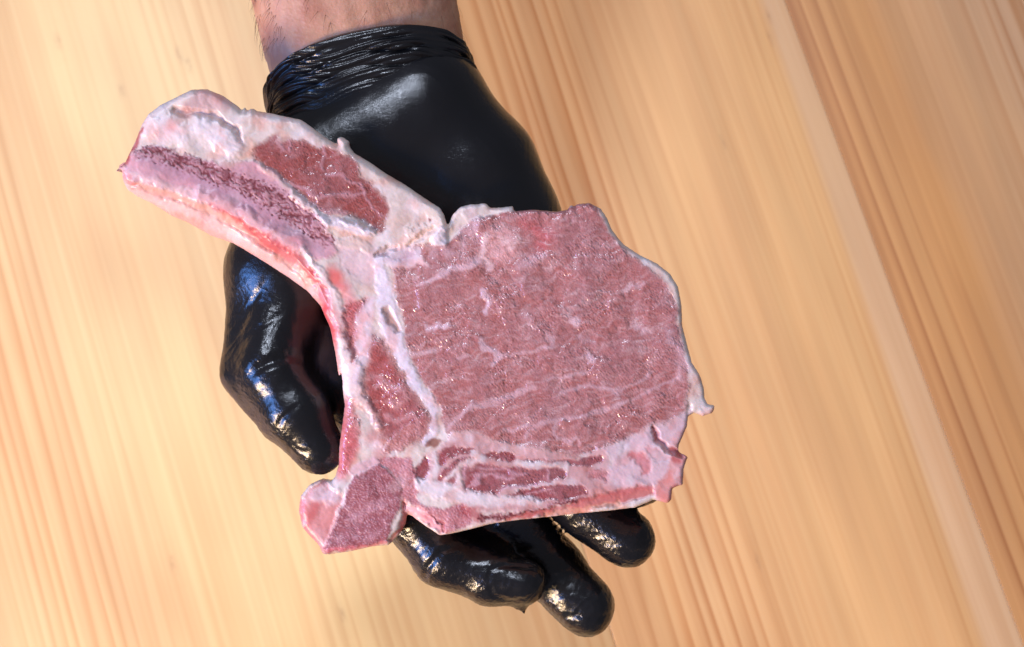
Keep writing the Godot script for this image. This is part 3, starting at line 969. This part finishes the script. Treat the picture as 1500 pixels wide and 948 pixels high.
	for a in [[979,484,5,983,489,5], [936,481,5,943,486,6], [850,495,4,871,504,3], [982,499,4,995,512,8,1002,522,7,1007,537,8], [992,532,4,997,555,4], [691,309,8,698,327,7,687,339,6], [761,388,6,780,382,7,798,373,3], [684,384,4,702,382,3,716,391,3], [634,364,5,636,380,3], [652,366,6,661,373,5], [675,337,4,679,359,4,674,375,4], [695,325,4,697,355,3], [769,460,4,776,471,3]]:
		stroke(a, vein, 11.0, 0.45, 0.1, -1, 2.0)
	for a in [[475,216,2,475,234,2,473,249,2], [480,256,3,500,255,2,510,267,2,525,268,2,534,283,2,543,301,2,557,317,2], [466,290,3,492,284,2,512,286,3,534,284,2], [412,209,4,414,222,3], [455,297,2,483,311,2,509,310,2], [426,207,2,424,222,2], [394,245,2,415,265,2,440,274,3,466,290,3]]:
		stroke(a, lin(0.70, 0.52, 0.54), 5.0, 0.7, 0.6, -1, 1.2)
	for a in [[544,549,2,560,555,2,571,564,3,586,569,3,596,582,3], [568,589,2,582,596,4,589,589,3], [605,605,2,614,622,3,612,639,2], [566,609,3,580,617,3,600,607,2], [550,569,2,560,564,3,566,576,2]]:
		stroke(a, lin(0.76, 0.57, 0.57), 9.0, 0.6, 0.4, -1, 1.5)
	for a in [[699,697,3,718,695,2,737,699,2,752,700,2], [737,687,2,752,694,2,771,695,1], [684,716,1,703,699,3,697,709,5], [703,688,1,722,686,1,733,690,1], [684,680,2,680,699,2], [801,688,1,805,701,2], [737,716,2,763,713,3,790,708,2], [771,724,1,809,716,1]]:
		stroke(a, lin(0.74, 0.57, 0.60), 5.0, 0.7, 0.4, -1, 1.5)
	stroke([479,323,8,506,330,9,524,336,8,546,342,3], lin(0.80, 0.74, 0.76), 6.0, 0.85, 2.0, FAT_CAP)
	stroke([497,355,6,524,357,8,538,364,6], lin(0.80, 0.70, 0.66), 7.0, 0.7, 2.0)
	shape_sides(wall)
	chop_mesh()

# grain of each tissue: fibres, sawn bone cells, marrow pits
func grain() -> void:
	var f1 := noise(0.05, 3, 61)
	var f2 := noise(0.11, 3, 62)
	var f3 := noise(0.33, 2, 63)
	var f4 := noise(0.024, 2, 64)
	var f5 := noise(0.2, 2, 65)
	var f6 := noise(0.016, 5, 66)
	var pale := lin(0.755, 0.625, 0.625)
	var mauve := lin(0.59, 0.42, 0.43)
	var deep := lin(0.555, 0.29, 0.255)
	var ca := cos(deg_to_rad(-17.0))
	var sa := sin(deg_to_rad(-17.0))
	var pit := lin(0.39, 0.13, 0.15)
	var crumb := lin(0.78, 0.62, 0.65)
	for j in NY:
		for i in NX:
			var g := j * NX + i
			if D[g] < -4.0:
				continue
			var x := GX0 + i * ST
			var y := GY0 + j * ST
			var id := ID[g]
			var fine := f3.get_noise_2d(x, y)
			var mid := f2.get_noise_2d(x + WX[g] * 2.0, y + WY[g] * 2.0)
			var wide := f4.get_noise_2d(x, y)
			var broad := f4.get_noise_2d(x * 0.45 + 10.0, y * 0.45)
			H[g] += wide * 0.3 + broad * 2.0 + f6.get_noise_2d(x + WX[g] * 2.0, y + WY[g] * 2.0 + 400.0) * 0.7 + f4.get_noise_2d(x * 0.8 + WX[g] * 3.0, y * 0.8 + WY[g] * 3.0) * 1.2
			if id == LOIN or id == INNER_MUSCLE or id == RIB_MUSCLE or id == MARBLED:
				# the fibres lean, and turn a little over the cut
				var turn := wide * 9.0
				var a := x * ca + y * sa
				var b := -x * sa + y * ca + turn
				var fib := f2.get_noise_2d(a * 0.20, b * 1.0)
				var fib2 := f3.get_noise_2d(a * 0.14 + 400.0, b * 0.7)
				var blot := f6.get_noise_2d(a * 0.8 + 90.0, b * 1.2)
				# thin branching threads of fat
				var e1 := 1.0 - absf(f1.get_noise_2d(a * 0.30 + WX[g], b * 0.95 + WY[g]))
				var e2 := 1.0 - absf(f1.get_noise_2d(a * 0.55 + 300.0 + WX[g], b * 1.3 + WY[g]))
				var thread := pow(e1, 14.0) * ss(-0.1, 0.5, blot) * 0.7 + pow(e2, 16.0) * ss(0.0, 0.5, -blot) * 0.40
				var p := ss(0.0, 0.55, fib) * 0.26 + ss(0.0, 0.6, fib2) * 0.26 + ss(0.0, 0.7, blot) * 0.18 + thread
				var q := ss(0.0, 0.6, -fib) * 0.34 + ss(0.0, 0.6, -blot) * 0.18
				var s := 1.0 if id == LOIN else 0.35
				p = minf(p * s, 0.9)
				CR[g] += (pale.r - CR[g]) * p
				CG[g] += (pale.g - CG[g]) * p
				CB[g] += (pale.b - CB[g]) * p
				CR[g] += (deep.r - CR[g]) * q
				CG[g] += (deep.g - CG[g]) * q
				CB[g] += (deep.b - CB[g]) * q
				var mv := ss(-0.1, 0.5, broad) * 0.3
				CR[g] += (mauve.r - CR[g]) * mv
				CG[g] += (mauve.g - CG[g]) * mv
				CB[g] += (mauve.b - CB[g]) * mv
				var k := 1.0 + fine * 0.20 + mid * 0.10
				CR[g] *= k
				CG[g] *= k
				CB[g] *= k
				var wetness := ss(-0.2, 0.4, f6.get_noise_2d(x * 0.9 + 50.0, y * 1.1 + 900.0))
				H[g] += f6.get_noise_2d(x + WX[g] * 2.0, y + WY[g] * 2.0 + 400.0) * 1.7 + fib * 0.10 + fib2 * 0.08 + fine * (0.42 + 0.85 * wetness)
			elif id == MARROW or id == EDGE_BONE:
				var al := x * 0.866 + y * 0.5
				var ac := -x * 0.5 + y * 0.866
				var c := f5.get_noise_2d(al * 0.36 + WX[g], ac * 0.8 + WY[g]) * 0.75 + fine * 0.25 + f1.get_noise_2d(al * 0.7 + 20.0, ac) * 0.55
				var p := ss(0.0, 0.35, c)
				var q := ss(-0.25, 0.5, -c + mid * 0.4)
				CR[g] += (pit.r - CR[g]) * q * 0.85
				CG[g] += (pit.g - CG[g]) * q * 0.85
				CB[g] += (pit.b - CB[g]) * q * 0.85
				CR[g] += (crumb.r - CR[g]) * p * 0.4
				CG[g] += (crumb.g - CG[g]) * p * 0.4
				CB[g] += (crumb.b - CB[g]) * p * 0.4
				H[g] += -q * 0.8 + p * 0.3
			elif id == BACKBONE:
				var c := f5.get_noise_2d(x * 1.6, y * 1.6) * 0.6 + fine * 0.7
				var patch := f2.get_noise_2d(x * 0.45, y * 0.45)
				var p := ss(0.0, 0.6, c + patch * 0.3) * 0.5 + ss(0.1, 0.7, f1.get_noise_2d(x * 0.8 + 60.0, y * 0.8)) * 0.3
				var q := ss(0.0, 0.6, -c) * 0.6
				CR[g] += (crumb.r - CR[g]) * p
				CG[g] += (crumb.g - CG[g]) * p
				CB[g] += (crumb.b - CB[g]) * p
				CR[g] += (pit.r - CR[g]) * q * 0.5
				CG[g] += (pit.g - CG[g]) * q * 0.5
				CB[g] += (pit.b - CB[g]) * q * 0.5
				H[g] += p * 0.5 - q * 0.5 + fine * 0.3 + patch * 0.8
			else:
				var k := 1.0 + mid * 0.05 + wide * 0.08 + fine * 0.04
				var fatty := 1.0 if id == FAT_CAP or id == SEAM_FAT or id == TAIL_FAT else 0.35
				var flush := ss(-0.1, 0.7, f4.get_noise_2d(x * 0.9 + 700.0, y * 0.9) + f2.get_noise_2d(x * 0.6, y * 0.6 + 80.0) * 0.3) * 0.45 * fatty
				var milk := ss(0.0, 0.6, f4.get_noise_2d(x * 0.8 + 33.0, y * 0.8)) * 0.4 * fatty
				CR[g] += (0.66 - CR[g]) * milk
				CG[g] += (0.60 - CG[g]) * milk
				CB[g] += (0.63 - CB[g]) * milk
				CR[g] *= k
				CG[g] *= k * (1.0 - flush * 0.5)
				CB[g] *= k * (1.0 - flush * 0.62)
				H[g] += mid * 0.16 + fine * 0.05 + f1.get_noise_2d(x * 0.7, y * 0.7 + 900.0) * 0.45

# slopes of the rib's flank, the bend of the rib over the thumb
func shape_sides(wall: Array) -> void:
	var top := pack2([178,256,192,266,214,273,250,282,300,301,307,302,345,319,368,337,386,352,411,366,436,380,452,397,465,413,481,450,476,458,490,483,499,512,500,570])
	var wi: int = wall[0]
	var wj: int = wall[1]
	var ww: int = wall[2]
	var wh: int = wall[3]
	var F: PackedFloat32Array = wall[4]
	for j in wh:
		for i in ww:
			var g := (wj + j) * NX + wi + i
			if F[j * ww + i] < 0.0 or D[g] < -4.0:
				continue
			var p := Vector2(GX0 + (wi + i) * ST, GY0 + (wj + j) * ST)
			var best := 1e9
			for k in top.size() - 1:
				best = minf(best, p.distance_squared_to(Geometry2D.get_closest_point_to_segment(p, top[k], top[k + 1])))
			H[g] -= sqrt(best) * 0.75
	for j in NY:
		for i in NX:
			var g := j * NX + i
			if D[g] < -4.0:
				continue
			var x := GX0 + i * ST
			var y := GY0 + j * ST
			H[g] += lift_of(x, y)
			var rr := 7.0 + 6.0 * ss(700.0, 560.0, x)
			var d := clampf(D[g], 0.0, rr)
			H[g] -= rr - sqrt(maxf(0.0, rr * rr - (rr - d) * (rr - d)))

func lift_of(x: float, y: float) -> float:
	var along := (Vector2(x, y) - Vector2(560, 400)).dot(Vector2(-0.9, -0.43))
	return maxf(0.0, along) * 0.075 + sin(x * 0.011) * 1.5

func chop_mesh() -> void:
	var chop := thing("pork_chop", "raw bone-in pork chop with a long curved rib, lying across the gloved palm", "meat")
	chop.transform = held
	var vi := PackedInt32Array()
	vi.resize(NX * NY)
	vi.fill(-1)
	var v := PackedVector3Array()
	var col := PackedColorArray()
	var pid := PackedByteArray()
	var grid_of := PackedInt32Array()
	var used := PackedByteArray()
	used.resize(NX * NY)
	for g in NX * NY:
		if D[g] > -1.3 * ST:
			used[g] = 1
	var idx := PackedInt32Array()
	var tri_part := PackedByteArray()
	var cell := PackedByteArray()
	cell.resize(NX * NY)
	for j in range(1, NY - 2):
		for i in range(1, NX - 2):
			var g := j * NX + i
			if used[g] and used[g + 1] and used[g + NX] and used[g + NX + 1] and maxf(maxf(D[g], D[g + 1]), maxf(D[g + NX], D[g + NX + 1])) > 0.0:
				cell[g] = 1
	for j in range(1, NY - 1):
		for i in range(1, NX - 1):
			var g := j * NX + i
			if not (cell[g] or cell[g - 1] or cell[g - NX] or cell[g - NX - 1]):
				continue
			var x := GX0 + i * ST
			var y := GY0 + j * ST
			if D[g] < 0.0:
				var gr := Vector2(D[g + 1] - D[g - 1], D[g + NX] - D[g - NX])
				var o := gr / maxf(gr.length_squared(), 1e-4) * (2.0 * ST) * -D[g]
				o = o.limit_length(ST * 1.4)
				x += o.x
				y += o.y
			vi[g] = v.size()
			v.append(Vector3(x, H[g], y))
			col.append(Color(clampf(CR[g], 0, 1), clampf(CG[g], 0, 1), clampf(CB[g], 0, 1)))
			pid.append(ID[g])
			grid_of.append(g)
	for j in range(1, NY - 1):
		for i in range(1, NX - 1):
			var g := j * NX + i
			if cell[g]:
				var a := vi[g]
				var b := vi[g + 1]
				var c := vi[g + NX + 1]
				var d := vi[g + NX]
				idx.append_array(PackedInt32Array([a, b, c, a, c, d]))
				tri_part.append(ID[g])
				tri_part.append(ID[g])
	# the sides
	var column := {}
	var rows := 8
	var side_noise := noise(0.05, 3, 71)
	var streak := noise(0.12, 2, 72)
	for j in range(1, NY - 1):
		for i in range(1, NX - 1):
			var g := j * NX + i
			if not cell[g]:
				continue
			for e in [[-NX, g, g + 1], [1, g + 1, g + NX + 1], [NX, g + NX + 1, g + NX], [-1, g + NX, g]]:
				if cell[g + e[0]]:
					continue
				for q in [e[1], e[2]]:
					if column.has(q):
						continue
					column[q] = v.size()
					var p := v[vi[q]]
					var out := -Vector2(D[q + 1] - D[q - 1] + D[q + 2] - D[q - 2], D[q + NX] - D[q - NX] + D[q + 2 * NX] - D[q - 2 * NX]).normalized()
					var low := -74.0 + lift_of(p.x, p.z) + side_noise.get_noise_2d(p.x * 0.4, p.z * 0.4) * 6.0
					for r in rows:
						var t := float(r + 1) / rows
						var o := -2.5 * t - absf(side_noise.get_noise_3d(p.x, t * 60.0, p.z)) * 5.0 * minf(t * 3.0, 1.0)
						if r == rows - 1:
							o = -16.0
						v.append(Vector3(p.x + out.x * o, lerpf(p.y, low, sin(minf(t * 1.1, 1.0) * PI / 2.0)), p.z + out.y * o))
						var k := 1.0 + streak.get_noise_3d(p.x, t * 40.0, p.z) * 0.25
						var c := col[vi[q]].lerp(lin(0.72, 0.44, 0.42), minf(t, 0.6))
						col.append(Color(c.r * k, c.g * k, c.b * k))
						pid.append(ID[q])
				var a: int = vi[e[1]]
				var b: int = vi[e[2]]
				var ca: int = column[e[1]]
				var cb: int = column[e[2]]
				for r in rows:
					var a2 := ca + r
					var b2 := cb + r
					idx.append_array(PackedInt32Array([b, a, a2, b, a2, b2]))
					tri_part.append(ID[e[1]])
					tri_part.append(ID[e[1]])
					a = a2
					b = b2
	for k in v.size():
		v[k] = to_metres(v[k])
	var n := smooth_normals(v, idx)
	var wet := grain_normal(512, 0.10, 2, 93, 2.5)
	for id in PART_NAMES.size():
		var remap := PackedInt32Array()
		remap.resize(v.size())
		remap.fill(-1)
		var pv := PackedVector3Array()
		var pn := PackedVector3Array()
		var pc := PackedColorArray()
		var pi := PackedInt32Array()
		for t in tri_part.size():
			if tri_part[t] != id:
				continue
			for e in 3:
				var a := idx[t * 3 + e]
				if remap[a] < 0:
					remap[a] = pv.size()
					pv.append(v[a])
					pn.append(n[a])
					pc.append(col[a])
				pi.append(remap[a])
		if pi.is_empty():
			continue
		var o := part(PART_NAMES[id], array_mesh(pv, pn, pc, PackedVector2Array(), pi), meat_material(id, wet), chop)
		o.set_meta("label", PART_LABELS[id])
	# the underside, which lies on the palm
	var uv := PackedVector3Array()
	var ui := PackedInt32Array()
	var map := {}
	for j in range(0, NY - 4, 4):
		for i in range(0, NX - 4, 4):
			var g := j * NX + i
			var q := [g, g + 4, g + 4 * NX + 4, g + 4 * NX]
			if D[q[0]] < 3.0 or D[q[1]] < 3.0 or D[q[2]] < 3.0 or D[q[3]] < 3.0:
				continue
			var m := []
			for a in q:
				if not map.has(a):
					map[a] = uv.size()
					var x: float = GX0 + (a % NX) * ST
					var y: float = GY0 + (a / NX) * ST
					uv.append(to_metres(Vector3(x, -74.5 + lift_of(x, y) + side_noise.get_noise_2d(x * 0.4, y * 0.4) * 6.0, y)))
				m.append(map[a])
			ui.append_array(PackedInt32Array([m[0], m[2], m[1], m[0], m[3], m[2]]))
	var um := StandardMaterial3D.new()
	um.albedo_color = Color(0.66, 0.36, 0.35)
	um.roughness = 0.45
	part("underside", array_mesh(uv, smooth_normals(uv, ui), PackedColorArray(), PackedVector2Array(), ui), um, chop)

func meat_material(id: int, wet: Texture2D) -> StandardMaterial3D:
	var m := StandardMaterial3D.new()
	m.vertex_color_use_as_albedo = true
	var lean := id in [RIB_MUSCLE, LOIN, INNER_MUSCLE, MARBLED]
	m.roughness = 0.2 if lean else 0.40
	if id == BACKBONE:
		m.roughness = 0.5
	m.metallic_specular = 0.5
	m.normal_enabled = true
	m.normal_texture = wet
	m.normal_scale = 0.45 if lean else 0.08
	m.uv1_triplanar = true
	m.uv1_scale = Vector3.ONE * 30.0
	m.subsurf_scatter_enabled = true
	m.subsurf_scatter_strength = 0.06 if lean else 0.10
	return m
